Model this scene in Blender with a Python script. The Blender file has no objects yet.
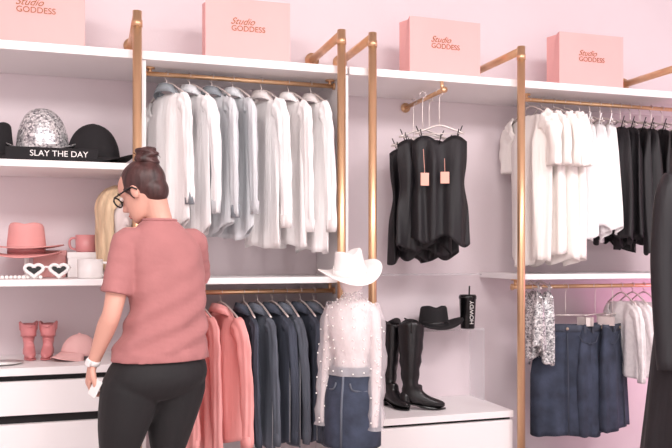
import bpy, bmesh, math, random
from math import sin, cos, pi, radians, copysign, exp
from mathutils import Vector, Matrix

# ---------------------------------------------------------------- helpers
def lin(c):
    o=[]
    for x in c:
        x/=255.0
        o.append(x/12.92 if x<=0.04045 else ((x+0.055)/1.055)**2.4)
    return (o[0],o[1],o[2],1.0)

def mat(name,rgb,rough=.6,metal=0,bump=0,bscale=60,var=0,vscale=10,stretch=(1,1,1),alpha=1,trans=0,sheen=0,vor=False,cells=None,bdist=.01):
    m=bpy.data.materials.new(name); m.use_nodes=True
    nt=m.node_tree; b=nt.nodes['Principled BSDF']
    c=lin(rgb)
    b.inputs['Base Color'].default_value=c
    b.inputs['Roughness'].default_value=rough
    b.inputs['Metallic'].default_value=metal
    b.inputs['Alpha'].default_value=alpha
    b.inputs['Transmission Weight'].default_value=trans
    b.inputs['Sheen Weight'].default_value=sheen
    tc=nt.nodes.new('ShaderNodeTexCoord'); mp=nt.nodes.new('ShaderNodeMapping')
    mp.inputs['Scale'].default_value=stretch
    nt.links.new(tc.outputs['Object'],mp.inputs['Vector'])
    if cells:
        n=nt.nodes.new('ShaderNodeTexVoronoi'); n.inputs['Scale'].default_value=cells
        r=nt.nodes.new('ShaderNodeValToRGB')
        r.color_ramp.elements[0].position=.1; r.color_ramp.elements[1].position=.85
        r.color_ramp.elements[0].color=(c[0]*.28,c[1]*.28,c[2]*.3,1)
        r.color_ramp.elements[1].color=(1,.98,.98,1)
        nt.links.new(mp.outputs[0],n.inputs['Vector']); nt.links.new(n.outputs['Color'],r.inputs['Fac'])
        nt.links.new(r.outputs['Color'],b.inputs['Base Color'])
    elif var>0:
        n=nt.nodes.new('ShaderNodeTexNoise'); n.inputs['Scale'].default_value=vscale; n.inputs['Detail'].default_value=6
        r=nt.nodes.new('ShaderNodeValToRGB')
        r.color_ramp.elements[0].position=.3; r.color_ramp.elements[1].position=.7
        r.color_ramp.elements[0].color=(c[0]*(1-var),c[1]*(1-var),c[2]*(1-var),1)
        r.color_ramp.elements[1].color=(min(1,c[0]*(1+var)),min(1,c[1]*(1+var)),min(1,c[2]*(1+var)),1)
        nt.links.new(mp.outputs[0],n.inputs['Vector']); nt.links.new(n.outputs['Fac'],r.inputs['Fac'])
        nt.links.new(r.outputs['Color'],b.inputs['Base Color'])
    if bump>0:
        if vor:
            n=nt.nodes.new('ShaderNodeTexVoronoi'); n.inputs['Scale'].default_value=bscale; o=n.outputs['Color']
        else:
            n=nt.nodes.new('ShaderNodeTexNoise'); n.inputs['Scale'].default_value=bscale; n.inputs['Detail'].default_value=3; o=n.outputs['Fac']
        bp=nt.nodes.new('ShaderNodeBump'); bp.inputs['Strength'].default_value=bump; bp.inputs['Distance'].default_value=bdist
        nt.links.new(mp.outputs[0],n.inputs['Vector']); nt.links.new(o,bp.inputs['Height'])
        nt.links.new(bp.outputs['Normal'],b.inputs['Normal'])
    return m

def cr(pts,n):
    P=[tuple(p) for p in pts]; P=[P[0]]+P+[P[-1]]
    out=[]; segs=len(P)-3
    for k in range(n):
        t=k/(n-1)*segs; i=min(int(t),segs-1); u=t-i
        a,b,c,d=P[i],P[i+1],P[i+2],P[i+3]
        out.append(tuple(.5*((2*b[j])+(-a[j]+c[j])*u+(2*a[j]-5*b[j]+4*c[j]-d[j])*u*u+(-a[j]+3*b[j]-3*c[j]+d[j])*u**3) for j in range(len(b))))
    return out

class MB:
    def __init__(s): s.v=[];s.f=[];s.m=[];s.sm=[]
    def add(s,vs,fs,mi=0,smooth=True):
        o=len(s.v); s.v+= [tuple(v) for v in vs]
        for f in fs: s.f.append([i+o for i in f]); s.m.append(mi); s.sm.append(smooth)
    def box(s,c,d,mi=0,rot=None):
        vs=[]
        for z in(-1,1):
            for y in(-1,1):
                for x in(-1,1):
                    p=Vector((x*d[0]/2,y*d[1]/2,z*d[2]/2))
                    if rot: p=rot@p
                    vs.append(p+Vector(c))
        s.add(vs,[(0,1,3,2),(4,6,7,5),(0,4,5,1),(2,3,7,6),(0,2,6,4),(1,5,7,3)],mi,False)
    def loft(s,rings,mi=0,cap0=True,cap1=True,smooth=True,closed=True):
        n=len(rings[0]); vs=[p for r in rings for p in r]; fs=[]
        for j in range(len(rings)-1):
            for i in range(n if closed else n-1):
                k=(i+1)%n
                fs.append((j*n+i,j*n+k,(j+1)*n+k,(j+1)*n+i))
        if cap0: fs.append(tuple(range(n))[::-1])
        if cap1: fs.append(tuple(range((len(rings)-1)*n,len(rings)*n)))
        s.add(vs,fs,mi,smooth)
    def tube(s,pts,rad,seg=10,mi=0,ref=None,caps=True,wave=None):
        pts=[Vector(p) for p in pts]; n=len(pts)
        if not isinstance(rad,(list,)): rad=[rad]*n
        T=[]
        for i in range(n):
            a=pts[max(0,i-1)]; b=pts[min(n-1,i+1)]; t=(b-a)
            T.append(t.normalized() if t.length>1e-9 else Vector((0,0,1)))
        if ref is None:
            ref=Vector((1,0,0)) if abs(T[0].x)<.9 else Vector((0,1,0))
        ref=Vector(ref); rings=[]
        for i in range(n):
            u=ref-T[i]*ref.dot(T[i])
            if u.length<1e-6: u=T[i].orthogonal()
            u.normalize(); w=T[i].cross(u); ref=u
            r=rad[i]; ru,rv=(r if isinstance(r,tuple) else (r,r))
            ring=[]
            for k in range(seg):
                q=2*pi*k/seg; g=1.0
                if wave: g=wave(i/(n-1),q)
                ring.append(pts[i]+u*(ru*g*cos(q))+w*(rv*g*sin(q)))
            rings.append(ring)
        s.loft(rings,mi,caps,caps)
    def ell(s,c,r,mi=0,M=None,nu=20,nv=12):
        rings=[]
        c=Vector(c)
        for j in range(1,nv):
            th=pi*j/nv
            ring=[]
            for i in range(nu):
                p=Vector((r[0]*sin(th)*cos(2*pi*i/nu),r[1]*sin(th)*sin(2*pi*i/nu),-r[2]*cos(th)))
                if M: p=M@p
                ring.append(p+c)
            rings.append(ring)
        s.loft(rings,mi)
    def lathe(s,prof,c=(0,0,0),mi=0,seg=32,caps=True):
        rings=[[(c[0]+r*cos(2*pi*i/seg),c[1]+r*sin(2*pi*i/seg),c[2]+z) for i in range(seg)] for r,z in prof]
        s.loft(rings,mi,caps,caps)
    def build(s,name,mats,loc=(0,0,0),rot=(0,0,0),parent=None,bevel=0,sub=0,remesh=0,solid=0,smoothit=0,recalc=True):
        me=bpy.data.meshes.new(name); me.from_pydata([tuple(v) for v in s.v],[],s.f)
        if not isinstance(mats,(list,tuple)): mats=[mats]
        for m in mats: me.materials.append(m)
        for i,p in enumerate(me.polygons): p.material_index=s.m[i]; p.use_smooth=s.sm[i]
        if recalc:
            bm=bmesh.new(); bm.from_mesh(me); bmesh.ops.recalc_face_normals(bm,faces=bm.faces[:]); bm.to_mesh(me); bm.free()
        ob=bpy.data.objects.new(name,me); bpy.context.scene.collection.objects.link(ob)
        ob.location=loc; ob.rotation_euler=rot
        if parent: ob.parent=parent
        if remesh:
            r=ob.modifiers.new('rm','REMESH'); r.mode='VOXEL'; r.voxel_size=remesh; r.use_smooth_shade=True
        if smoothit:
            r=ob.modifiers.new('sm','SMOOTH'); r.iterations=smoothit; r.factor=.5
        if solid:
            r=ob.modifiers.new('so','SOLIDIFY'); r.thickness=solid; r.offset=0
        if bevel:
            r=ob.modifiers.new('bv','BEVEL'); r.width=bevel; r.segments=2; r.limit_method='ANGLE'; r.angle_limit=radians(50)
        if sub:
            r=ob.modifiers.new('ss','SUBSURF'); r.levels=sub; r.render_levels=sub
        return ob

def empty(name,loc=(0,0,0),rot=(0,0,0)):
    e=bpy.data.objects.new(name,None); e.location=loc; e.rotation_euler=rot; e.empty_display_size=.1
    bpy.context.scene.collection.objects.link(e); return e

def text(name,body,size,m,loc,rot,parent=None,shear=0,sx=1):
    cu=bpy.data.curves.new(name,'FONT'); cu.body=body; cu.size=size; cu.align_x='CENTER'; cu.align_y='CENTER'
    cu.extrude=.0006; cu.shear=shear; cu.materials.append(m)
    ob=bpy.data.objects.new(name,cu); ob.location=loc; ob.rotation_euler=rot; ob.scale=(sx,1,1)
    bpy.context.scene.collection.objects.link(ob)
    if parent: ob.parent=parent
    return ob

# ---------------------------------------------------------------- materials
VS=(1,1,.14)
M_wall=mat('wall_paint',(230,216,220),.85,bump=.05,bscale=80,var=.015,vscale=3)
M_shelf=mat('white_laminate',(248,243,243),.45,bump=.01)
M_floor=mat('floor_concrete',(200,188,188),.5,var=.1,vscale=4)
M_ceil=mat('ceiling_paint',(238,232,232),.9,var=.01)
M_brass=mat('brushed_brass',(228,188,148),.33,.85,bump=.06,bscale=60,stretch=(1,1,.1),var=.08,vscale=12)
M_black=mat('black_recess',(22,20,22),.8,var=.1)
M_bag=mat('pink_paper',(241,180,177),.6,var=.02,vscale=5)
M_gold=mat('gold_foil',(158,98,56),.5,.2,var=.05)
M_tee=mat('rose_jersey',(174,115,114),.9,bump=.5,bscale=14,var=.06,vscale=9,sheen=.08)
M_legg=mat('black_knit',(22,20,22),.75,bump=.1,bscale=40,var=.1,sheen=.03)
M_skin=mat('skin',(220,166,148),.5,bump=.03,bscale=120,var=.05,vscale=9)
M_hair=mat('dark_brown_hair',(66,38,36),.45,bump=.6,bscale=40,var=.5,vscale=38,stretch=(1,1,.22))
M_blonde=mat('blonde_wig_hair',(222,194,160),.5,bump=.9,bscale=45,var=.25,vscale=40,stretch=(1,1,.15))
M_lips=mat('lips',(190,100,100),.5,var=.03)
M_eye=mat('eye_white',(235,232,230),.2,var=.01)
M_dark=mat('black_plastic',(16,15,16),.25,var=.05)
M_white=mat('white_ceramic',(244,240,238),.3,var=.01)
M_strap=mat('white_strap',(240,236,234),.5,var=.01)
M_offw=mat('offwhite_cotton',(250,247,247),.9,bump=.9,bscale=30,var=.02,vscale=6,stretch=VS,bdist=.014)
M_grey=mat('pale_grey_chambray',(216,218,221),.9,bump=.9,bscale=30,var=.05,vscale=9,stretch=VS,bdist=.014)
M_grey2=mat('greyblue_chambray',(144,150,156),.9,bump=.4,bscale=26,var=.06,vscale=9,stretch=VS)
M_wden=mat('white_denim',(252,248,247),.85,bump=.9,bscale=28,var=.02,vscale=6,stretch=VS,bdist=.014)
M_wdseam=mat('white_denim_seam',(228,219,217),.85,var=.03,vscale=6)
M_ivory=mat('ivory_blouse',(253,246,241),.85,bump=.9,bscale=24,var=.02,vscale=6,stretch=VS,bdist=.014)
M_black_c=mat('black_satin',(24,21,25),.6,bump=.7,bscale=22,var=.15,stretch=VS)
M_pinkc=mat('soft_pink_satin',(245,170,166),.5,bump=.7,bscale=24,var=.06,stretch=VS)
M_den=mat('denim_blue',(68,73,86),.9,bump=.4,bscale=30,var=.4,vscale=18,stretch=VS)
M_den2=mat('denim_slate',(96,101,112),.9,bump=.4,bscale=30,var=.4,vscale=16,stretch=VS)
M_den3=mat('denim_skirt',(56,63,80),.9,bump=.25,bscale=40,var=.35,vscale=12)
M_seam=mat('denim_seam',(150,150,156),.9,var=.1)
M_seq=mat('silver_sequins',(180,176,182),.3,.55,bump=.6,bscale=120,vor=True,cells=120)  # sequin sparkle painted into the base colour as random dark and white cells
M_lace=mat('white_lace',(246,240,240),.8,bump=.7,bscale=60,vor=True,var=.06,vscale=50)
M_sheer=mat('sheer_tulle',(242,235,238),.7,alpha=.34,var=.03,vscale=30)
M_pearl=mat('pearl',(252,248,244),.15,var=.02)
M_whitef=mat('white_felt',(248,243,241),.85,bump=.05,var=.02)
M_blackf=mat('black_felt',(26,23,26),.85,bump=.05,var=.15)
M_pinkf=mat('pink_felt',(226,158,155),.85,bump=.05,var=.04)
M_pinkp=mat('pink_gloss',(220,148,149),.3,var=.03)
M_pinkl=mat('pink_leather',(218,140,141),.4,bump=.1,bscale=25,var=.05)
M_cappink=mat('cap_cotton',(240,190,187),.85,bump=.1,var=.03)
M_leather=mat('black_leather',(22,20,22),.3,bump=.3,bscale=25,var=.2)
M_wire=mat('hanger_wire',(225,214,210),.35,.5,var=.02)
M_acr=mat('acrylic',(235,235,240),.08,alpha=.18,var=.01)
M_tag=mat('pink_tag',(244,178,160),.6,var=.02)
M_manq=mat('mannequin_white',(238,224,222),.5,var=.01)
M_btn=mat('metal_button',(190,170,150),.3,.8,var=.05)

# ---------------------------------------------------------------- room
FY=3.70; WY=4.20; WB=4.198
b=MB(); b.box((1.2,WY+.05,1.6),(9,.1,3.2)); b.build('wall_back',M_wall)
b=MB(); b.box((-3.35,1.1,1.6),(.1,6.3,3.2)); b.build('wall_left',M_wall)
b=MB(); b.box((5.75,1.1,1.6),(.1,6.3,3.2)); b.build('wall_right',M_wall)
b=MB(); b.box((1.2,1.1,-.05),(9.2,6.3,.1)); b.build('floor',M_floor)
b=MB(); b.box((1.2,1.1,3.25),(9.2,6.3,.1)); b.build('ceiling',M_ceil)

def slab(name,x0,x1,y0,y1,z0,z1,m=M_shelf,bev=.003):
    b=MB(); b.box(((x0+x1)/2,(y0+y1)/2,(z0+z1)/2),(x1-x0,y1-y0,z1-z0)); return b.build(name,m,bevel=bev)
slab('top_shelf',-1.8,1.235,FY,WB,2.16,2.20)
slab('top_shelf',1.245,4.4,FY,WB,2.16,2.20)
slab('side_panel',.222,.248,FY+.01,WB,0,2.158)
slab('side_panel',1.215,1.243,FY+.01,WB,0,2.158)
slab('hat_shelf',-1.8,.221,FY+.02,WB,1.645,1.677)
slab('display_shelf',-1.8,.221,FY,WB,1.11,1.14)
slab('display_shelf',.249,1.214,FY,WB,1.11,1.14)
slab('display_shelf',2.24,3.9,FY,WB,1.115,1.145)
slab('clear_shelf',1.45,2.14,3.98,WB,1.135,1.143,M_acr)

def drawers(name,x0,x1,ztop,gaps):
    b=MB()
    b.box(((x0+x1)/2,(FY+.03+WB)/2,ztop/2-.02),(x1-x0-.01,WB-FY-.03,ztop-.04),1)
    b.box(((x0+x1)/2,(FY+WB)/2,ztop-.0175),(x1-x0,WB-FY,.035),0)
    z=ztop-.035
    for g,h in gaps:
        z-=g
        zb=max(.03,z-h)
        nb=2 if x1-x0>1.3 else 1
        w=(x1-x0)/nb
        for i in range(nb): b.box((x0+w*(i+.5),FY+.018,(z+zb)/2),(w-.008,.03,z-zb),0)
        z=zb
    b.build(name,[M_shelf,M_black],bevel=.002)
drawers('drawer_cabinet',-1.8,.221,.748,[(.026,.15),(.04,.2),(.034,.24)])
drawers('drawer_cabinet',1.40,2.18,.41,[(.016,.34)])

def brass_frame(x):
    b=MB(); r=.021; zt=2.345; Y=3.655
    b.tube([(x,Y,0),(x,Y,zt+r)],r,20)
    b.tube([(x,Y-.0,zt),(x,WB,zt)],r,20)
    b.lathe([(.045,0),(.045,.012),(.024,.016)],(x,Y,0),0,24)
    b.tube([(x,WB-.012,zt),(x,WB,zt)],.04,24)
    b.tube([(x,Y,zt-.05),(x,Y,zt-.02)],.0235,20)
    b.build('brass_pipe_frame',M_brass)
for x in(-1.2,.205,1.188,1.352,2.2,3.27): brass_frame(x)

def rail(x0,x1,z,up):
    b=MB(); Y=3.85
    b.tube([(x0,Y,z),(x1,Y,z)],.0115,16)
    for x in(x0+.02,x1-.02):
        b.tube([(x,Y,z),(x,Y,up)],.009,12); b.lathe([(.024,-.008),(.024,-.001)],(x,Y,up),0,20)
    for x in (x0,x1):
        b.tube([(x-.004,Y,z),(x+.004,Y,z)],.018,16)
    b.build('clothes_rail',M_brass)
rail(.255,1.208,2.128,2.16)
rail(2.33,3.8,2.128,2.16)
rail(.255,1.208,1.065,1.11)
rail(2.26,3.8,1.07,1.115)
b=MB(); b.tube([(1.756,WB,2.11),(1.756,3.67,2.11)],.0115,16); b.tube([(1.756,3.7,2.11),(1.756,3.7,2.159)],.009,12)
b.tube([(1.756,3.665,2.11),(1.756,3.68,2.11)],.016,16); b.tube([(1.756,4.186,2.11),(1.756,WB,2.11)],.028,16)
b.build('face_out_rail',M_brass)

# ---------------------------------------------------------------- garments
def garment(name,m,loc,ang,L,hw,th,sleeve=0,sr=.05,slope=.3,flare=0,seed=0,top='neck',fold=.012,hem=.012,hook=.08,collar=True,trim=None,buttons=False,waist=0,tag=False,hm=None,puff=0,sl_out=.02,curved=0,seam=None):
    rn=random.Random(seed); p=[rn.uniform(0,6.28) for _ in range(6)]
    b=MB(); nv=28; nu=80; rings=[]
    k1=rn.uniform(24,34)/hw*.2; k2=k1*1.9; k3=k1*1.3
    def tri(x): return 1-2*abs(sin(x/2))**.8
    for j in range(nv+1):
        v=j/nv; ring=[]
        w=hw*(1+flare*v)*(1-waist*exp(-((v-.35)/.15)**2))
        for i in range(nu):
            a=2*pi*i/nu; c=cos(a); sn=sin(a)
            s=w*copysign(abs(c)**.75,c)
            f=fold*(v**.5)*(tri(k1*s+p[0]+1.2*v)+.5*sin(k2*s+p[1]-v))
            g=min(1,.25+v*4)
            n=sn*th*g*(1+.35*sin(k3*s+p[2]))+f
            z=-v*L-(1-v)*slope*abs(s)+hem*v*(sin(k1*s*.7+p[3])+.4*sin(a*2+p[4]))
            if curved: z+=curved*v**6*(s/hw)**2
            if top=='neck' and abs(s)<.08:
                z-=(1-v)**8*.055*(1-(s/.08)**2)*(1 if sn<0 else .35)
            if top=='bust':
                z+=(1-v)**5*(.045*abs(sin(s/hw*pi*.9)))+(1-v)**6*slope*abs(s)
            ring.append((s,n,z))
        rings.append(ring)
    b.loft(rings,0,False,False)
    mats=[m,trim or m,M_btn,M_tag,seam or m]
    if sleeve:
        for sd in(-1,1):
            z0=-slope*hw
            o=rn.uniform(-.015,.01)
            pts=[(sd*(hw-.055),0,z0-.02),(sd*(hw-.005),0,z0-.045),(sd*(hw+sl_out),o,z0-.16),(sd*(hw+sl_out*.9),o*1.5-.01,z0-.16-(sleeve-.16)*.5),(sd*(hw+sl_out*.2),o-.02,z0-sleeve)]
            if sleeve<.3: pts=[pts[0],pts[1],(sd*(hw+.03+puff),0,z0-.1),(sd*(hw+.035+puff),0,z0-sleeve)]
            NP=22
            P=cr(pts,NP); R=[]
            for q in range(NP):
                t=q/(NP-1); rr=sr*(1-.28*t+puff*4*sin(pi*t))*(.75 if q==0 else 1)*(1+.05*sin(q*1.9+p[5]))
                R.append((rr,rr*.5))
            ph=p[2]+sd
            wv=lambda t,q: 1+.16*sin(3*q+ph+3*t)*min(1,t*4)+.09*sin(7*q+ph*2-5*t)+.07*sin(26*t+2*q+ph)
            b.tube(P,R,28,0,ref=(1,0,0),caps=False,wave=wv)
            e=Vector(P[-1])
            if sleeve>.3:
                b.tube([e+Vector((0,0,.055)),e+Vector((0,0,.052)),e+Vector((0,0,-.008))],[(sr*.7,sr*.36),(sr*.78,sr*.44),(sr*.76,sr*.42)],22,1,ref=(1,0,0),caps=False)
    if collar and top=='neck':
        r0=[];r1=[];r2=[]
        for i in range(36):
            a=2*pi*i/36; c=cos(a); sn=sin(a)
            fr=(-sn+1)/2
            zz=-.01-.045*fr
            pt=.035*exp(-((a-1.5*pi-.35)/.25)**2)+.035*exp(-((a-1.5*pi+.35)/.25)**2)
            r0.append((.075*c,.02*sn,zz)); r1.append((.078*c,.035*sn,zz+.038)); r2.append((.10*c,.05*sn-(.008 if sn<-.5 else 0),zz-.005-pt))
        b.loft([r0,r1,r2],1,False,False)
    if buttons:
        for q in range(6):
            zz=-.09-q*(L-.16)/6
            b.ell((.0,-th*1.35-.003,zz),(.007,.004,.007),2,nu=10,nv=6)
        b.tube([(0,-th*1.05,-.06),(0,-th*1.3,-L*.3),(0,-th*1.25,-L+.02)],[(.016,.004)]*3,8,1)
        for sd in(-1,1):
            b.box((sd*hw*.5,-th*1.3-.004,-.17),(.09,.006,.1),1); b.box((sd*hw*.5,-th*1.3-.008,-.135),(.095,.006,.03),1)
    if seam:
        for sd in(-1,1): b.tube([(sd*hw*1.0,0,-.12),(sd*hw*1.01,0,-L*.5),(sd*hw*1.0,0,-L+.01)],.003,6,4)
    if top=='bust':
        for sd in(-1,1):
            for dd in(-.5,.5):
                b.tube([(sd*hw*.62,dd*.02,.02),(sd*hw*(.78+dd*.15),dd*.02,.09+.02*dd)],.0028,6,0)
    if tag:
        b.box((hw*.15,-th*1.5-.01,-L*.36),(.045,.003,.06),3); b.tube([(hw*.15,-th*1.3,-L*.16),(hw*.15,-th*1.5-.01,-L*.33)],.0015,5,3)
    ob=b.build(name,mats,loc,(0,0,ang),recalc=True)
    so=ob.modifiers.new('so','SOLIDIFY'); so.thickness=.0025
    h=MB(); hz=.03 if top!='bust' else .10
    hs=slope if top!='bust' else .18
    h.tube(cr([(-hw*.92,0,-hs*hw*.92+hz-.02),(-hw*.4,0,-hs*hw*.2+hz-.01),(0,0,hz),(hw*.4,0,-hs*hw*.2+hz-.01),(hw*.92,0,-hs*hw*.92+hz-.02)],13),.005,8)
    if top=='bust': h.tube([(-hw*.9,0,-hs*hw*.92+hz-.02),(hw*.9,0,-hs*hw*.92+hz-.02)],.003,6)
    h.tube(cr([(0,0,hz),(0,0,max(hz+.01,hook-.03)),(.016,0,hook-.012),(.015,0,hook+.009),(0,0,hook+.0165),(-.014,0,hook+.008),(-.014,0,hook-.004)],20),.0022,8)
    h.build('hanger',hm or M_wire,parent=ob)
    return ob

RZ=2.128
def hang(name,m,x,ztop,ang=None,**k):
    rz=RZ if ztop>1.3 else (1.065 if x<1.5 else 1.07)
    a=pi/2+radians(8 if ang is None else ang)
    return garment(name,m,(x,3.85,ztop),a,hook=rz-ztop,**k)

hang('button_shirt',M_offw,.355,2.055,ang=22,L=.68,hw=.195,th=.018,sleeve=.5,sr=.044,seed=1,trim=M_grey2,buttons=True,curved=.05)
hang('button_shirt',M_offw,.465,2.055,ang=22,L=.72,hw=.2,th=.016,sleeve=.54,sr=.042,seed=2,trim=M_grey,buttons=True,curved=.06)
hang('button_shirt',M_grey,.575,2.055,ang=20,L=.71,hw=.2,th=.016,sleeve=.56,sr=.042,seed=3,trim=M_grey2,buttons=True,curved=.06)
hang('button_shirt',M_grey,.68,2.055,ang=16,L=.73,hw=.2,th=.016,sleeve=.54,sr=.042,seed=4,trim=M_grey,buttons=True,curved=.06)
hang('denim_jacket',M_wden,.825,2.05,ang=16,L=.76,hw=.2,th=.024,sleeve=.6,sr=.050,seed=5,buttons=True,trim=M_wdseam)
hang('denim_jacket',M_wden,.965,2.05,ang=12,L=.75,hw=.2,th=.024,sleeve=.62,sr=.050,seed=6,buttons=True,trim=M_wden,seam=M_wdseam)
hang('denim_jacket',M_wden,1.085,2.05,ang=7,L=.78,hw=.2,th=.024,sleeve=.62,sr=.050,seed=7,buttons=True,trim=M_wdseam)
hang('satin_blouse',M_pinkc,.40,.985,ang=14,L=.66,hw=.18,th=.026,sleeve=.6,seed=11)
hang('satin_blouse',M_pinkc,.50,.985,ang=20,L=.70,hw=.18,th=.026,sleeve=.66,seed=12)
hang('satin_blouse',M_pinkc,.62,.985,ang=20,L=.64,hw=.19,th=.026,sleeve=.60,seed=13)
for i,x in enumerate((.735,.805,.88,.955,1.03,1.10)):
    hang('denim_shirt',(M_den,M_den2)[i%2],x,.985,ang=8+4*(i%3),L=.66+.02*(i%2),hw=.18,th=.018,sleeve=.60,sr=.038,seed=20+i,fold=.009,buttons=True,trim=(M_den,M_den2)[i%2],seam=M_seam,sl_out=.01)

for i,x in enumerate((2.37,2.45,2.53,2.60)):
    hang('draped_blouse',M_ivory,x,2.06,ang=2-3*i,L=.85-.03*(i%2),hw=.19,th=.045,sleeve=.27,sr=.07,seed=30+i,puff=.005,flare=.05,fold=.022,hem=.02,collar=False)
for i,x in enumerate((2.70,2.77,2.84)):
    hang('sleeveless_top',M_offw,x,1.95,ang=-6,L=.55+.04*(i%2),hw=.17,th=.045,seed=40+i,top='bust',flare=.12,fold=.025,hem=.045,tag=(i==0))
for i,x in enumerate((2.92,2.98,3.05,3.12,3.20,3.28)):
    hang('black_dress',M_black_c,x,1.94,ang=3*(i%3)-8,L=.57+.03*(i%3),hw=.185,th=.045,seed=50+i,top='bust',flare=.15,fold=.025,hem=.045)
for i,x in enumerate((2.38,2.44)):
    hang('sequin_fringe_top',M_seq,x,1.0,ang=6+6*i,L=.30+.04*i,hw=.10,th=.035,seed=60+i,top='bust',fold=.012,hem=.03)
for i,x in enumerate((2.99,3.07,3.15)):
    hang('lace_top',M_lace,x,1.0,ang=-8,L=.45,hw=.17,th=.03,sleeve=.42,sr=.042,seed=62+i,collar=False)

def skirt(name,x,ang,L,hw,seed,z=.845,Y=3.84):
    b=MB(); rings=[]; nv=20; nu=56
    for j in range(nv+1):
        v=j/nv; w=hw*(.74+.26*min(1,v*2.2)**.8); th=.035+.03*v
        rings.append([(w*copysign(abs(cos(2*pi*i/nu))**.85,cos(2*pi*i/nu)), th*sin(2*pi*i/nu)+.009*v*sin(40*cos(2*pi*i/nu)*hw/.2*.3+seed+v), -v*L+.006*v*sin(6*pi*i/nu)) for i in range(nu)])
    b.loft(rings,0,False,False)
    rr=[[(hw*.75*copysign(abs(cos(2*pi*i/nu))**.85,cos(2*pi*i/nu)),.038*sin(2*pi*i/nu),zz) for i in range(nu)] for zz in(.006,-.035)]
    b.loft(rr,1,False,False)
    b.tube([(0,-.04,-.04),(0,-.062,-L*.4),(0,-.072,-L+.01)],[(.004,.003)]*3,8,1)
    b.ell((0,-.043,-.015),(.009,.005,.009),2,nu=10,nv=6)
    for sd in(-1,1):
        b.tube(cr([(sd*hw*.3,-.052,-.05),(sd*hw*.45,-.052,-.09),(sd*hw*.72,-.035,-.1)],8),.0025,6,1)
        b.box((sd*hw*.5,-.042,-.015),(.012,.008,.05),1)
    ob=b.build(name,[M_den3,M_den,M_btn],(x,Y,z),(0,0,ang))
    so=ob.modifiers.new('so','SOLIDIFY'); so.thickness=.004
    h=MB(); hk=1.07-z
    h.tube([(-hw*.65,0,.06),(hw*.65,0,.06)],.004,8)
    for sd in(-1,1): h.box((sd*hw*.58,0,.025),(.025,.09,.05))
    h.tube(cr([(0,0,.06),(0,0,hk-.03),(.016,0,hk-.012),(.015,0,hk+.009),(0,0,hk+.0165),(-.014,0,hk+.008),(-.014,0,hk-.004)],20),.0022,8)
    h.build('clip_hanger',M_wire,parent=ob)
skirt('denim_skirt',2.60,radians(-20),.625,.20,1)
skirt('denim_skirt',2.80,radians(25),.62,.19,2)
skirt('denim_skirt',2.92,radians(35),.60,.19,3)

for i,(y,dx,an,LL) in enumerate(((3.74,.025,-20,.51),(3.82,-.035,-6,.54),(3.91,.045,-22,.56),(4.0,-.01,-4,.57))):
    garment('black_mini_dress',M_black_c,(1.735+dx,y,1.835-.012*i),radians(an),LL,.143,.045,seed=70+i,top='bust',flare=.12,waist=.14,fold=.026,hem=.026,hook=2.11-1.835+.012*i,tag=(i<1))
b=MB(); b.box((1.64,3.66,1.64),(.045,.004,.065),0); b.tube([(1.65,3.70,1.80),(1.64,3.66,1.67)],.0015,5,0); b.build('price_tag',M_tag)

# ---------------------------------------------------------------- paper bags
def paper_bag(xc,rz=0):
    w,d,h=.42,.13,.31
    e=empty('paper_shopping_bag',(xc,3.84,2.2),(0,0,rz))
    b=MB()
    def ring(z,g): return [(-w/2,-d/2,z),(0,-d/2,z),(w/2,-d/2,z),(w/2-g,0,z),(w/2,d/2,z),(0,d/2,z),(-w/2,d/2,z),(-w/2+g,0,z)]
    b.loft([ring(.001,0),ring(.06,.0),ring(.18,.008),ring(h,.02)],0,True,False,smooth=False)
    b.loft([[(x*.995,y*.99,z-.0) for x,y,z in ring(h,.02)],[(x*.99,y*.97,z) for x,y,z in ring(h-.05,.02)]],0,False,False,smooth=False)
    b.build('bag_body',M_bag,parent=e,solid=.002)
    hm=MB()
    for s in(-1,1): hm.tube(cr([(-.07,s*(d/2-.006),h-.03),(-.065,s*.03,h-.09),(0,s*.02,h-.12),(.065,s*.03,h-.09),(.07,s*(d/2-.006),h-.03)],14),.0025,6)
    hm.build('rope_handles',M_bag,parent=e)
    text('lettering_top','Studio',.046,M_gold,(-.03,-d/2-.003,.198),(pi/2,0,0),e,shear=.5)
    text('lettering_bottom','GODDESS',.038,M_gold,(0,-d/2-.003,.163),(pi/2,0,0),e)
paper_bag(-.235); paper_bag(.745,radians(-1)); paper_bag(1.81,radians(2)); paper_bag(2.73,radians(-1))

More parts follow.
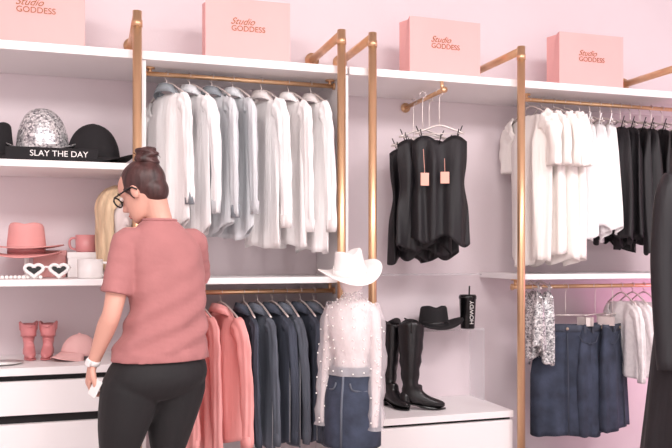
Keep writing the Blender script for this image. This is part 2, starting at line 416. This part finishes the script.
# ---------------------------------------------------------------- hats
def hat(name,m,loc,rot,rx=.1,ry=.085,h=.11,brim=.075,curl=.05,droop=.015,taper=.85,dent=.025,band=None,parent=None,pinch=.25,dome=0):
    b=MB(); seg=56; rings=[]
    for j in range(8):
        t=1-j/8
        rings.append([((rx+brim*t)*cos(2*pi*i/seg),(ry+brim*t*1.0)*sin(2*pi*i/seg),curl*t**2*sin(2*pi*i/seg)**2-droop*t*t*cos(2*pi*i/seg)**2) for i in range(seg)])
    def crown(fx,s,z):
        r=[]
        for i in range(seg):
            a=2*pi*i/seg; x=rx*fx*cos(a); y=ry*fx*sin(a)
            if cos(a)>0: y*=1-pinch*s*cos(a)**2
            zz=z
            if s>.6: zz-=dent*exp(-(y/.028)**2)*(s-.6)/.4*(1-.3*abs(cos(a))) ; zz+= .012*cos(a)*s
            r.append((x,y,zz))
        return r
    if dome:
        for j in range(12):
            th=j/12*pi/2
            rings.append(crown(cos(th)**.8,s=.9*sin(th),z=h*sin(th)))
    else:
        for j in range(7):
            s=j/6; rings.append(crown(1-(1-taper)*s,s*.9,h*s))
        rings.append(crown(taper*.93,1,h+.008)); rings.append(crown(taper*.7,1,h+.01)); rings.append(crown(taper*.4,1,h+.006)); rings.append(crown(taper*.08,1,h+.004))
    b.loft(rings,0,False,True)
    if band:
        rr=[[(rx*q*cos(2*pi*i/seg),ry*q*sin(2*pi*i/seg)*(1-.03*max(0,cos(2*pi*i/seg))),z) for i in range(seg)] for q,z in((1.015,.003),(1.02,.02),(1.0,.03))]
        b.loft(rr,1,False,False)
    ob=b.build(name,[m,band or m],loc,rot,parent=parent)
    so=ob.modifiers.new('so','SOLIDIFY'); so.thickness=.004
    return ob
hat('sequin_cowboy_hat',M_seq,(-.215,3.93,1.755),(0,radians(4),radians(-95)),rx=.118,ry=.118,h=.185,brim=.05,curl=.03,dent=.012,pinch=.1,dome=1)
hat('black_wide_brim_hat',M_blackf,(-.215,3.94,1.70),(0,0,radians(-95)),rx=.11,ry=.10,h=.05,brim=.06,curl=.03,droop=.02)
hat('black_cowboy_hat',M_blackf,(.015,3.92,1.705),(0,0,radians(-95)),rx=.11,ry=.12,h=.165,brim=.07,curl=.03,droop=.026,band=M_leather,dent=.005,dome=1)
hat('black_fedora',M_blackf,(-.43,3.93,1.71),(0,0,radians(-80)),rx=.10,ry=.09,h=.14,brim=.08,curl=.04,droop=.03)
e=empty('slogan_sign',(-.165,3.765,1.677))
b=MB(); b.box((0,0,.032),(.40,.02,.062)); b.box((0,.02,.006),(.2,.05,.01)); b.build('plaque',M_blackf,parent=e,bevel=.008)
text('lettering','SLAY THE DAY',.038,M_white,(.03,-.012,.034),(pi/2,0,0),e)
e=empty('hat_stand',(-.29,3.97,1.14))
b=MB(); b.lathe([(.06,0),(.06,.008),(.01,.014),(.01,.12),(.045,.128),(.05,.135)],(0,0,0)); b.build('pedestal',M_white,parent=e)
hat('pink_fedora',M_pinkf,(-.29,3.97,1.285),(radians(0),0,radians(-95)),rx=.085,ry=.085,h=.10,brim=.085,curl=.012,droop=.006,taper=.88,dent=.02,band=M_pinkp)
hat('pink_fedora',M_pinkf,(-.29,3.97,1.255),(radians(0),0,radians(-95)),rx=.085,ry=.085,h=.02,brim=.075,curl=.012,droop=.016,taper=.88,dent=.0,band=M_pinkp)

def heart(t): return (16*sin(t)**3/17,(13*cos(t)-5*cos(2*t)-2*cos(3*t)-cos(4*t))/17)
b=MB()
for sd in(-1,1):
    pts=[]
    for k in range(41):
        x,z=heart(2*pi*k/40); pts.append((sd*.054+x*.042,0,.036+z*.034))
    b.tube(pts,.008,8,0,caps=False)
    vs=[(p[0],.001,p[2]) for p in pts[:-1]]; b.add(vs,[tuple(range(40))],1,False)
    b.tube([(sd*.092,0,.05),(sd*.098,.02,.05),(sd*.09,.13,.045)],.004,8,0)
b.tube([(-.018,0,.046),(0,-.002,.050),(.018,0,.046)],.005,8,0)
b.build('heart_sunglasses',[M_white,M_dark],(-.19,3.76,1.146),(0,0,radians(-6)),recalc=False)

def mug(name,m,loc,r,h,rot=0,handle=True):
    b=MB(); b.lathe([(r*.9,0),(r,.008),(r,h),(r*.93,h),(r*.9,.012)],(0,0,0),0,36)
    if handle: b.tube(cr([(r*.95,0,h*.82),(r*1.45,0,h*.78),(r*1.6,0,h*.5),(r*1.4,0,h*.22),(r*.95,0,h*.16)],14),[(.008,.006)]*14,10)
    return b.build(name,m,loc,(0,0,rot))
mug('white_coffee_mug',M_white,(0.0,3.79,1.14),.058,.09,radians(-12))
b=MB(); b.box((0,0,.06),(.17,.12,.12)); b.box((0,0,.108),(.176,.126,.03)); b.build('gift_box',M_shelf,(-.02,4.05,1.141),bevel=.003)
mug('pink_mug',M_pinkp,(-.02,4.05,1.2645),.05,.085,radians(170))
b=MB(); b.box((0,0,.065),(.15,.11,.13)); b.box((0,0,.118),(.156,.116,.028)); b.build('pink_gift_box',M_bag,(-.19,4.1,1.141),bevel=.003)

# blonde wig on a head form
e=empty('blonde_wig_display',(.125,3.93,1.14),(0,0,radians(-60)))
b=MB()
b.lathe([(.065,0),(.065,.01),(.045,.02),(.042,.10),(.05,.13),(.03,.16)],(0,0,0),0)
b.loft([ring_ for ring_ in [[(.0+r*1.12*cos(2*pi*i/28)-.005,r*.86*sin(2*pi*i/28),z) for i in range(28)] for r,z in ((.035,.15),(.045,.17),(.065,.20),(.078,.26),(.082,.31),(.075,.36),(.055,.40),(.02,.42))]],0)
b.ell((.088,0,.265),(.014,.010,.018),0); b.ell((.080,0,.225),(.010,.018,.008),0)
b.build('head_form',M_manq,parent=e,remesh=.006,smoothit=2)
b=MB()
rings=[]
for t in range(25):
    v=t/24; z=.445-.40*v
    r=.094*math.sqrt(max(.02,1-(1-min(1,v*3.2))**2)) if v<.31 else .094-.012*(v-.31)
    row=[]
    for i in range(45):
        a=radians(42)+radians(276)*i/44
        if v<.16: a=2*pi*i/44
        elif v<.3: a=radians(42*(v-.16)/.14)+radians(360-84*(v-.16)/.14)*i/44
        w=1+.035*sin(17*a)+.03*sin(9*a+12*v)
        row.append((-.008+r*1.1*w*cos(a),r*.98*w*sin(a),z+.01*sin(11*a)*v))
    rings.append(row)
b.loft(rings,0,True,False,closed=False)
b.build('wig_hair',M_blonde,parent=e,solid=.008)

b=MB()
for i in range(14): b.ell((-.45+.018*i,3.78+.008*sin(i*1.3),1.1495),(.009,.009,.009),0,nu=10,nv=6)
b.build('pearl_necklace',M_pearl)

b=MB(); b.lathe([(.05,0),(.085,.008),(.088,.01)],(0,0,0),0); b.build('trinket_dish',M_white,(-.38,3.85,.749))
b=MB(); seg=40; R=[]
for j in range(11):
    th=j/10*pi/2; R.append([(.093*cos(th*.97)*cos(2*pi*i/seg),.08*cos(th*.97)*sin(2*pi*i/seg),.012+.10*sin(th)) for i in range(seg)])
b.loft(R,0,False,True)
g=[]
for j in range(7):
    t=j/6; row=[]
    for i in range(17):
        a=-1.15+2.3*i/16
        row.append(((.09+.075*t*cos(a)**.6)*cos(a) ,(.078+.012*t)*sin(a)*1.0,.018-.018*t+.018*cos(a)**1-.02*t*abs(sin(a))))
    g.append(row)
b.loft(g,0,False,False,closed=False); b.ell((0,0,.113),(.008,.008,.005),0,nu=10,nv=6)
ob=b.build('baseball_cap',M_cappink,(-.05,3.96,.755),(0,0,radians(225))); so=ob.modifiers.new('so','SOLIDIFY'); so.thickness=.003

# ---------------------------------------------------------------- boots
def boot(name,loc,rz,h=.47,m=None,scale=1,foot=1.0):
    b=MB(); seg=28; R=[]
    S=[(.0,h,.075,.058,0),(.0,h*.85,.07,.056,0),(-.002,h*.62,.062,.052,0),(-.004,max(.17,h*.4),.05,.044,0),(-.002,.135,.045,.038,.1),(.0,.115,.052,.037,.35),(.02,.08,.058,.036,.75),(.055*foot,.058,.045,.037,1.15),(.10*foot,.04,.033,.039,1.4),(.15*foot,.030,.024,.034,1.5),(.185*foot,.026,.016,.018,1.55),(.20*foot,.024,.008,.006,1.57)]
    S=cr(S,34)
    for x,z,a,w,t in S:
        ring=[]
        for i in range(seg):
            q=2*pi*i/seg; wr=1+.06*sin(z*80+2*q)*(1 if z<h*.7 else .3)
            dx=a*cos(q)*wr; y=w*sin(q)*wr
            p=(x+dx*cos(t),y,z+dx*sin(t))
            if z>h*.97: p=(p[0],p[1],p[2]-.03*cos(q)**2+.015*abs(sin(q)))
            ring.append(p)
        R.append(ring)
    b.loft(R,0,False,True)
    b.ell((-.03,0,.05),(.035,.036,.05),0)
    so=[(-.06,.03),(-.03,.036),(.02,.03),(.06*foot,.034),(.12*foot,.04),(.165*foot,.033),(.205*foot,.008)]
    top=[]
    for x,w in so: top.append((x,w,.035-.028*max(0,min(1,(x+.0)/.08)))); 
    outline=top+[(x,-y,z) for x,y,z in reversed(top)]
    b.loft([[(x,y,z-.006) for x,y,z in outline],outline],1,True,True,smooth=False)
    b.loft([[(x*1+(-.03),y,0.0) for x,y in((-.022,-.022),(.022,-.022),(.022,.022),(-.022,.022))],[(x*1-.03,y,.035) for x,y in((-.032,-.03),(.03,-.03),(.03,.03),(-.032,.03))]],1,smooth=False)
    for sd in(-1,1): b.tube(cr([(0,sd*.057,h-.02),(0,sd*.062,h+.01),(.0,sd*.057,h-.05)],8),.004,6,0)
    ob=b.build(name,[m or M_leather,M_dark if m is None else m],loc,(0,0,rz)); ob.scale=(scale,)*3
    md=ob.modifiers.new('so','SOLIDIFY'); md.thickness=.003
boot('black_cowboy_boot',(1.585,4.02,.413),radians(-75),foot=.85); boot('black_cowboy_boot',(1.665,3.90,.413),radians(-20),foot=.92)
boot('pink_cowboy_boot',(-.285,4.03,.751),radians(-80),h=.25,m=M_pinkl,scale=.68,foot=.8); boot('pink_cowboy_boot',(-.195,4.02,.751),radians(-95),h=.25,m=M_pinkl,scale=.68,foot=.8)
b=MB(); b.box((1.955,4.09,.822),(.43,.17,.008)); b.box((1.744,4.09,.615),(.008,.17,.408)); b.box((2.166,4.09,.615),(.008,.17,.408))
b.build('acrylic_riser',M_acr)
hat('black_western_hat',M_blackf,(1.87,4.05,.845),(0,0,radians(-100)),rx=.09,ry=.085,h=.10,brim=.085,curl=.045,droop=.008,band=M_leather,pinch=.3)
e=empty('black_tumbler_cup',(2.075,4.03,.8265))
b=MB(); b.lathe([(.038,0),(.04,.005),(.048,.17),(.051,.172),(.051,.185),(.045,.195),(.004,.196)],(0,0,0),0); b.build('cup_body',M_dark,parent=e)
b=MB(); b.tube([(.0,0,.02),(.012,0,.245)],.0045,10); b.build('straw',M_dark,parent=e)
text('lettering','HOWDY',.034,M_white,(0,-.0525,.095),(pi/2,radians(-90),0),e)

# ---------------------------------------------------------------- mannequin
RC=radians(-17.6)
mq=empty('dress_form_mannequin',(1.158,3.40,0),(0,0,RC+radians(-26)))
def ring(c,a,bb,n=40,al=0,sq=1.0):
    L=Vector((cos(al),sin(al),0)); H=Vector((-sin(al),cos(al),0)); o=[]
    for i in range(n):
        q=2*pi*i/n; cc=copysign(abs(cos(q))**sq,cos(q)); ss=copysign(abs(sin(q))**sq,sin(q))
        o.append(Vector(c)+L*(a*cc)+H*(bb*ss))
    return o
b=MB()
TR=[(.55,.0,.11,.09),(.62,0,.115,.09),(.70,0,.095,.08),(.76,0,.083,.068),(.84,0,.095,.08),(.90,0,.104,.088),(.97,0,.11,.07),(1.025,0,.10,.055),(1.045,0,.05,.04),(1.07,0,.034,.034),(1.10,0,.034,.036)]
TR=cr(TR,30)
b.loft([ring((x,0,z),a,d) for z,x,a,d in TR])
b.ell((0,-.008,1.135),(.055,.068,.075)); b.ell((0,-.076,1.13),(.008,.012,.014))
for sd in(-1,1):
    P=[(sd*.092,0,1.005),(sd*.112,0,.95),(sd*.122,-.005,.80),(sd*.126,-.02,.66),(sd*.128,-.035,.53),(sd*.128,-.04,.47)]
    b.tube(cr(P,16),[(.032-.015*i/15) for i in range(16)],14)
b.build('torso',M_manq,parent=mq,remesh=.006,smoothit=3)
b=MB(); b.tube([(0,0,.02),(0,0,.6)],.012,14); b.lathe([(.14,0),(.14,.012),(.03,.02),(.014,.03)],(0,0,0)); b.build('stand',M_brass,parent=mq)
b=MB(); 
TP=cr([(.70,0,.118,.10),(.78,0,.106,.092),(.86,0,.112,.10),(.94,0,.122,.095),(1.005,0,.118,.078),(1.035,0,.085,.06),(1.055,0,.048,.048),(1.09,0,.043,.044)],24)
b.loft([[p+Vector((0,.004*sin(k*1.3+z*30),0)) for k,p in enumerate(ring((x,0,z),a,d,48))] for z,x,a,d in TP],0,False,False)
for sd in(-1,1):
    P=cr([(sd*.09,0,1.01),(sd*.114,0,.96),(sd*.128,-.005,.80),(sd*.132,-.02,.66),(sd*.133,-.035,.54),(sd*.133,-.04,.46)],18)
    b.tube(P,[(.041+.005*sin(i*1.9)-(.004*i/18)) for i in range(18)],24,0,caps=False,wave=lambda t,q:1+.08*sin(4*q+9*t))
b.build('sheer_pearl_top',M_sheer,parent=mq)
rn=random.Random(5); b=MB()
for z,x,a,d in TP[1:-2:2]:
    for k in range(14):
        q=2*pi*k/14+z*9
        b.ell((a*1.02*cos(q),d*1.04*sin(q),z+rn.uniform(-.008,.008)),(.0042,)*3,0,nu=8,nv=5)
for sd in(-1,1):
    for k in range(26):
        t=k/25; q=rn.uniform(pi,2*pi); zz=.94-.46*t; xx=sd*(.116+.017*min(1,t*2)); yy=-.04*t
        b.ell((xx+.044*cos(q),yy+.044*sin(q),zz),(.0042,)*3,0,nu=8,nv=5)
b.build('pearls',M_pearl,parent=mq)
b=MB(); SK=cr([(.735,0,.098,.084),(.69,0,.108,.092),(.62,0,.126,.108),(.55,0,.133,.115),(.46,0,.133,.118),(.375,0,.132,.118)],20)
b.loft([[p+Vector((0,.004*sin(k*.9),0)) if z<.5 else p for k,p in enumerate(ring((x,0,z),a,d,48))] for z,x,a,d in SK],0,False,False)
b.loft([ring((0,0,.74),.100,.086,48),ring((0,0,.70),.109,.094,48)],1,False,False)
b.tube([(0,-.098,.70),(0,-.118,.55),(0,-.121,.38)],[(.004,.003)]*3,8,1)
for sd in(-1,1): b.tube(cr([(sd*.035,-.10,.67),(sd*.05,-.10,.64),(sd*.10,-.06,.635)],8),.0025,6,1)
b.build('denim_skirt_part',[M_den3,M_den2],parent=mq,solid=.004)
hat('cowboy_hat',M_whitef,(-.004,-.015,1.165),(radians(10),radians(12),radians(-40)),rx=.09,ry=.075,h=.105,brim=.07,curl=.04,droop=.015,parent=mq,taper=.80,dent=.04,band=M_whitef,pinch=.35)

# ---------------------------------------------------------------- tall black gown at right
gw=empty('black_evening_gown_display',(2.245,2.42,0))
b=MB(); GR=cr([(.02,0,.30,.26),(.3,0,.25,.22),(.6,0,.215,.19),(.9,0,.185,.16),(1.05,0,.165,.14),(1.15,0,.135,.11),(1.3,0,.145,.115),(1.45,0,.152,.10),(1.54,0,.12,.08),(1.58,0,.06,.05)],34)
b.loft([[p + (p-Vector((x,0,z))).normalized()*(.018*max(0,1.0-z)*sin(9*2*pi*k/64)) for k,p in enumerate(ring((x,0,z),a,d,64))] for z,x,a,d in GR],0,False,False)
for sd in(-1,1): b.tube(cr([(sd*.12,0,1.53),(sd*.155,0,1.46),(sd*.18,0,1.25),(sd*.19,-.02,1.0),(sd*.195,-.04,.82)],16),[(.055-.02*i/15) for i in range(16)],16)
b.build('gown',M_black_c,parent=gw)
b=MB(); b.tube([(0,0,0),(0,0,1.5)],.014,14); b.lathe([(.16,0),(.16,.015),(.02,.02)],(0,0,0)); b.tube([(0,0,1.5),(0,0,1.64)],.045,20); b.lathe([(.046,0),(.03,.02),(.012,.05),(.001,.055)],(0,0,1.64)); b.build('form_stand',M_black_c,parent=gw)

# ---------------------------------------------------------------- woman
W=empty('woman',(.271,3.229,0),(0,0,RC))
AL=radians(35)
Lv=Vector((-cos(AL),-sin(AL),0)); Hv=Vector((-sin(AL),cos(AL),0))
def bring(c,a,bb,n=40,back=1.0,sq=.92):
    o=[]
    for i in range(n):
        q=2*pi*i/n; cc=copysign(abs(cos(q))**sq,cos(q)); ss=sin(q)
        o.append(Vector(c)+Lv*(a*cc)+Hv*(bb*ss*(back if ss<0 else 1)))
    return o
def hand(b,Wp,D,N,sign,curl=(.35,.55,.5)):
    D=Vector(D).normalized(); N=Vector(N); N=(N-D*N.dot(D)).normalized(); S=D.cross(N)*sign
    Wp=Vector(Wp)
    b.tube([Wp-D*.02,Wp+D*.01,Wp+D*.045,Wp+D*.082,Wp+D*.09],[(.025,.019),(.028,.018),(.036,.016),(.038,.013),(.034,.009)],16,0,ref=S)
    for i,Ln in enumerate((.070,.078,.073,.057)):
        p=Wp+D*.08+S*(.0285-.019*i); pts=[p-D*.02,p]; a=0
        for k,fr in enumerate((.45,.3,.25)):
            a+=curl[k]*(1+.12*i); d=D*cos(a)+N*sin(a)+S*(.05*(1.5-i))*.5
            p=p+d.normalized()*Ln*fr; pts.append(p)
        b.tube(cr(pts,10),[.0095-.0028*q/9 for q in range(10)],10)
    p=Wp+D*.02+S*.022
    b.tube(cr([p,p+D*.022+S*.022+N*.008,p+D*.05+S*.032+N*.02,p+D*.074+S*.03+N*.032],9),[.0135,.0135,.0125,.012,.0115,.011,.0105,.0095,.008],10)

BE=radians(70); Gd=Vector((-sin(BE),cos(BE),0)); Ld=Vector((-cos(BE),-sin(BE),0))
HM=Matrix((( Gd.x,Ld.x,0),(Gd.y,Ld.y,0),(0,0,1))) @ Matrix.Rotation(radians(28),3,'Y')
HC=Vector((-.072,.0,1.512))
def hp(x,y,z): return HC+HM@Vector((x,y,z))
body=MB()
HD=cr([(-.113,.078,.03,.018),(-.105,.086,.005,.034),(-.085,.090,-.02,.046),(-.06,.090,-.05,.055),(-.03,.092,-.078,.064),(0,.087,-.094,.069),(.03,.094,-.10,.073),(.06,.086,-.098,.070),(.085,.062,-.082,.057),(.102,.035,-.055,.038),(.112,.0,-.02,.014)],26)
R=[]
for z,f,bk,w in HD:
    r=[]
    for i in range(32):
        q=2*pi*i/32; c=cos(q); mid=(f+bk)/2; hl=(f-bk)/2
        r.append(hp(mid+hl*copysign(abs(c)**.9,c),w*sin(q),z))
    R.append(r)
body.loft(R)
body.tube([hp(.086,0,.012),hp(.098,0,-.012),hp(.110,0,-.032),hp(.092,0,-.042)],[.008,.010,.013,.010],10)
for sd in(-1,1):
    body.ell(hp(-.008,sd*.074,-.014),(.018,.010,.03),0,M=HM)
    body.ell(hp(.088,sd*.012,-.036),(.009,.008,.007),0,M=HM)
body.ell(hp(.088,0,-.066),(.01,.022,.007),0,M=HM); body.ell(hp(.086,0,-.076),(.01,.018,.007),0,M=HM)
NK=Vector((.002,-.005,1.385))
body.tube(cr([NK-Vector((0,0,.05)),NK,NK+Vector((-.012,.0,.045)),hp(-.045,0,-.02)],8),[.07,.058,.053,.05,.05,.05,.05,.045],20)
TS=[(.86,.0,.0,.165,.13),(.95,.02,0,.145,.11),(1.05,.032,0,.135,.10),(1.15,.03,0,.14,.105),(1.25,.018,0,.145,.10),(1.32,.005,0,.13,.08),(1.355,.0,0,.09,.055),(1.38,0,0,.055,.05)]
body.loft([bring((x,y,z),a,d) for z,x,y,a,d in cr(TS,20)])
C0=Vector((.005,0,0))
shL=Vector((.005,0,1.312))+Lv*.143; elL=Vector((-.158,-.125,1.03)); wrL=Vector((-.252,-.07,.815))
shR=Vector((.005,0,1.312))-Lv*.143; elR=Vector((.11,.22,1.09)); wrR=Vector((.0,.42,1.0))
def arm(S,E,Wr):
    pts=[S-(S-C0-Vector((0,0,1.312))).normalized()*.05,S,S.lerp(E,.5),E,E.lerp(Wr,.3),E.lerp(Wr,.7),Wr]
    r=[.04,.044,.044,.037,.038,.029,.024]
    Q=cr([tuple(p)+(q,) for p,q in zip(pts,r)],24)
    body.tube([q[:3] for q in Q],[q[3] for q in Q],18)
arm(shL,elL,wrL); arm(shR,elR,wrR)
hand(body,wrL,(wrL-elL).normalized()*.6+Vector((-.05,.05,-.5)),Vector((.75,.3,.1)),1,curl=(.5,.6,.5))
hand(body,wrR,(wrR-elR)+Vector((-.02,.05,0)),Vector((-.2,.1,-1)),-1,curl=(.25,.35,.3))
body.build('body',M_skin,parent=W,remesh=.004,smoothit=2)
b=MB()
for sd in(-1,1): b.ell(hp(.083,sd*.031,.004),(.008,.014,.009),0,M=HM)
b.build('eyes',M_eye,parent=W)
b=MB()
for sd in(-1,1):
    b.ell(hp(.0895,sd*.031,.004),(.003,.006,.006),0,M=HM); b.tube([hp(.091,sd*.015,.026),hp(.09,sd*.032,.031),hp(.08,sd*.048,.026)],.003,6)
b.build('irises_and_brows',M_hair,parent=W)
b=MB(); b.ell(hp(.0945,0,-.068),(.005,.019,.005),0,M=HM); b.ell(hp(.0935,0,-.076),(.005,.016,.005),0,M=HM); b.build('lips',M_lips,parent=W)
b=MB()
b.ell(hp(-.020,0,.030),(.098,.081,.092),0,M=HM,nu=32,nv=20)
b.ell(hp(-.056,0,-.02),(.052,.062,.065),0,M=HM,nu=28,nv=16)
b.ell(hp(-.055,0,.065),(.06,.055,.05),0,M=HM)
b.tube([hp(.03,.07,.02),hp(.012,.074,-.01),hp(.005,.072,-.04)],[.012,.009,.004],8)
b.tube([hp(-.045,0,.08),Vector((-.056,-.008,1.625))],[.030,.024],16)
b.build('hair_cap',M_hair,parent=W,remesh=.005,smoothit=4)
bc=Vector((-.050,-.012,1.644))
b=MB(); b.ell(bc,(.043,.042,.045),0,nu=28,nv=16)
for k in range(6):
    ph=k*1.26
    pts=[]
    for q in range(25):
        a=2*pi*q/24+ph; zz=-.030+.012*k
        rr=math.sqrt(max(.0002,.043**2-zz*zz))*.93+.004*sin(3*a+k)
        pts.append(bc+Vector((rr*cos(a),rr*sin(a),zz+.012*sin(a*1+ph*2))))
    b.tube(pts,.0095,8)
b.build('hair_bun',M_hair,parent=W,remesh=.0035,smoothit=1)
b=MB(); rn=random.Random(3)
for k in range(16):
    a=rn.uniform(0,6.28); p=bc+Vector((.04*cos(a),.04*sin(a),rn.uniform(-.02,.02))); d=Vector((cos(a+1),sin(a+1),rn.uniform(-.6,.9)))*.022
    b.tube([p,p+d*.6,p+d+Vector((0,0,-.004))],[.0018,.0012,.0006],5)
for k in range(9):
    p=hp(-.085,rn.uniform(-.04,.04),-.05); b.tube([p,p+Vector((rn.uniform(-.004,.01),-.004,-.03))],[.0015,.0006],5)
b.build('loose_strands',M_hair,parent=W)
b=MB()
for sd in(-1,1):
    pts=[hp(.106,sd*.033+.025*cos(2*pi*k/20),.0+.021*sin(2*pi*k/20)) for k in range(21)]
    b.tube(pts,.0035,8,0,caps=False)
    b.tube([hp(.104,sd*.058,.008),hp(.085,sd*.077,.008),hp(.02,sd*.084,.006),hp(-.012,sd*.086,.002),hp(-.028,sd*.084,-.016)],.0035,8)
b.tube([hp(.106,-.008,.004),hp(.109,0,.007),hp(.106,.008,.004)],.003,8)
b.build('eyeglasses',M_dark,parent=W)
# t-shirt
b=MB(); rings=[]
TT=cr([(.828,.002,0,.198,.156),(.87,.006,0,.192,.150),(.95,.024,0,.172,.132),(1.03,.033,0,.158,.120),(1.12,.032,0,.156,.116),(1.22,.020,0,.162,.114),(1.285,.008,0,.162,.105),(1.328,.003,0,.138,.091),(1.356,-.000,0,.104,.080),(1.380,.0,-.004,.080,.072),(1.390,.0,-.006,.068,.068)],48)
for z,x,y,a,d in TT:
    r=bring((x,y,z),a,d,72); o=[]
    k=max(0,1-abs(z-.96)/.26)
    for i,p in enumerate(r):
        q=2*pi*i/72; dr=(p-Vector((x,y,z))).normalized()
        wr=.009*k*sin(z*62+3.2*cos(q)+2*q)+.006*max(0,(1.15-z)/.3)*sin(7*q+z*6)+.005*max(0,1-abs(z-1.22)/.12)*sin(5*q+z*30)
        if z<.87: wr=abs(wr)*.6
        o.append(p+dr*wr)
    rings.append(o)
b.loft(rings)
def sleeve(S,E,t1,r0,r1):
    base=Vector((.006,0,1.292))
    pts=[base+(S-Vector((.005,0,1.312)))*.4,S+Vector((0,0,-.006)),S.lerp(E,.25),S.lerp(E,t1*.75),S.lerp(E,t1)]
    Q=cr([tuple(p)+(q,) for p,q in zip(pts,[.062,r0*.94,r0,(r0+r1)/2,r1])],18)
    b.tube([q[:3] for q in Q],[(q[3]*(1+.03*sin(i*2.3)),q[3]*(1+.03*sin(i*1.7))) for i,q in enumerate(Q)],24,wave=lambda t,q:1+.06*sin(3*q+7*t)*t)
sleeve(shL,elL,.76,.058,.064); sleeve(shR,elR,.74,.058,.064)
b.build('tshirt',M_tee,parent=W,remesh=.006,smoothit=3)
b=MB(); b.tube([Vector((.0,-.006,1.387))+Lv*(.066*cos(2*pi*k/32))+Hv*(.066*sin(2*pi*k/32))+Vector((0,0,.004)) for k in range(33)],.006,8,caps=False); b.build('neck_rib',M_tee,parent=W)
b=MB()
b.loft([bring((x,y,z),a,d,40) for z,x,y,a,d in cr([(.93,.02,0,.148,.116),(.88,.010,0,.168,.130),(.83,.000,0,.184,.142),(.80,-.006,0,.200,.155),(.76,-.012,0,.208,.165),(.72,-.02,0,.198,.155),(.68,-.03,0,.15,.12),(.665,-.03,0,.08,.07)],18)])
def leg(pts):
    Q=cr(pts,26); b.tube([q[:3] for q in Q],[q[3] for q in Q],24)
leg([(-.085,-.05,.79,.09),(-.100,-.06,.72,.118),(-.13,-.065,.58,.102),(-.152,-.055,.47,.078),(-.16,-.055,.42,.066),(-.165,-.08,.30,.06),(-.17,-.065,.16,.042),(-.17,-.055,.09,.037)])
leg([(.065,.045,.79,.09),(.06,.05,.72,.118),(.035,.055,.58,.102),(.022,.06,.47,.078),(.02,.065,.42,.066),(.02,.045,.30,.06),(.02,.06,.16,.042),(.02,.07,.09,.037)])
b.build('leggings',M_legg,parent=W,remesh=.007,smoothit=3)
for nm,(ax,ay) in(('shoe_left',(-.17,-.055)),('shoe_right',(.02,.07))):
    b=MB(); R=[]
    for t,w,h in((-.06,.018,.06),(-.045,.032,.085),(0,.036,.09),(.05,.040,.07),(.10,.045,.052),(.15,.04,.04),(.175,.02,.025)):
        c=Vector((ax,ay,0))+Hv*t
        R.append([c+Lv*(w*cos(2*pi*i/20))+Vector((0,0,h/2+h/2*copysign(abs(sin(2*pi*i/20))**.6,sin(2*pi*i/20)))) for i in range(20)])
    b.loft(R); b.build(nm,M_strap,parent=W,sub=1)
d=(wrL-elL).normalized(); wp=wrL-d*.012
b=MB(); b.tube([wp-d*.011,wp-d*.004,wp+d*.004,wp+d*.011],[.0265,.0285,.0285,.0265],24)
b.build('watch_strap',M_strap,parent=W)
b=MB(); n=Vector((-.45,-.85,-.1)); n=(n-d*n.dot(d)).normalized(); rot=Matrix((n,d,n.cross(d))).transposed()
b.box(wp+n*.031,(.008,.030,.026),0,rot=rot); b.build('watch_case',M_strap,parent=W,bevel=.004)
b=MB(); pc=wrL+Vector((.020,-.035,-.090)); rot=Matrix.Rotation(radians(25),3,'Y')@Matrix.Rotation(radians(60),3,'Z')
b.box(pc,(.005,.045,.07),0,rot=rot); b.build('price_card',M_strap,parent=W,bevel=.002)

# ---------------------------------------------------------------- lights
def area(name,loc,rot,size,energy,col,sy=None):
    l=bpy.data.lights.new(name,'AREA'); l.energy=energy; l.color=col; l.size=size
    o=bpy.data.objects.new(name,l); o.location=loc; o.rotation_euler=rot; bpy.context.scene.collection.objects.link(o)
area('ceiling_light',(-.8,1.0,3.15),(radians(30),0,0),1.1,80,(1,.965,.945))
area('ceiling_light',(1.3,1.0,3.15),(radians(30),0,0),1.1,80,(1,.965,.95))
area('ceiling_light',(3.4,1.0,3.15),(radians(30),0,0),1.1,78,(1,.93,.96))
pl=bpy.data.lights.new('pink_accent_light','POINT'); pl.energy=9; pl.color=(1,.3,.7); pl.shadow_soft_size=.2
po=bpy.data.objects.new('pink_accent_light',pl); po.location=(3.75,3.55,.9); bpy.context.scene.collection.objects.link(po)
w=bpy.data.worlds.new('world'); bpy.context.scene.world=w; w.use_nodes=True
bg=w.node_tree.nodes['Background']; bg.inputs[0].default_value=(1,.94,.935,1); bg.inputs[1].default_value=1.75

sc=bpy.context.scene
sc.view_settings.view_transform='Standard'
cam=bpy.data.cameras.new('camera'); cam.lens=41.5; cam.sensor_width=36; cam.shift_y=.0461
co=bpy.data.objects.new('camera',cam); co.location=(0,0,1.25); co.rotation_euler=(pi/2,0,RC)
sc.collection.objects.link(co); sc.camera=co
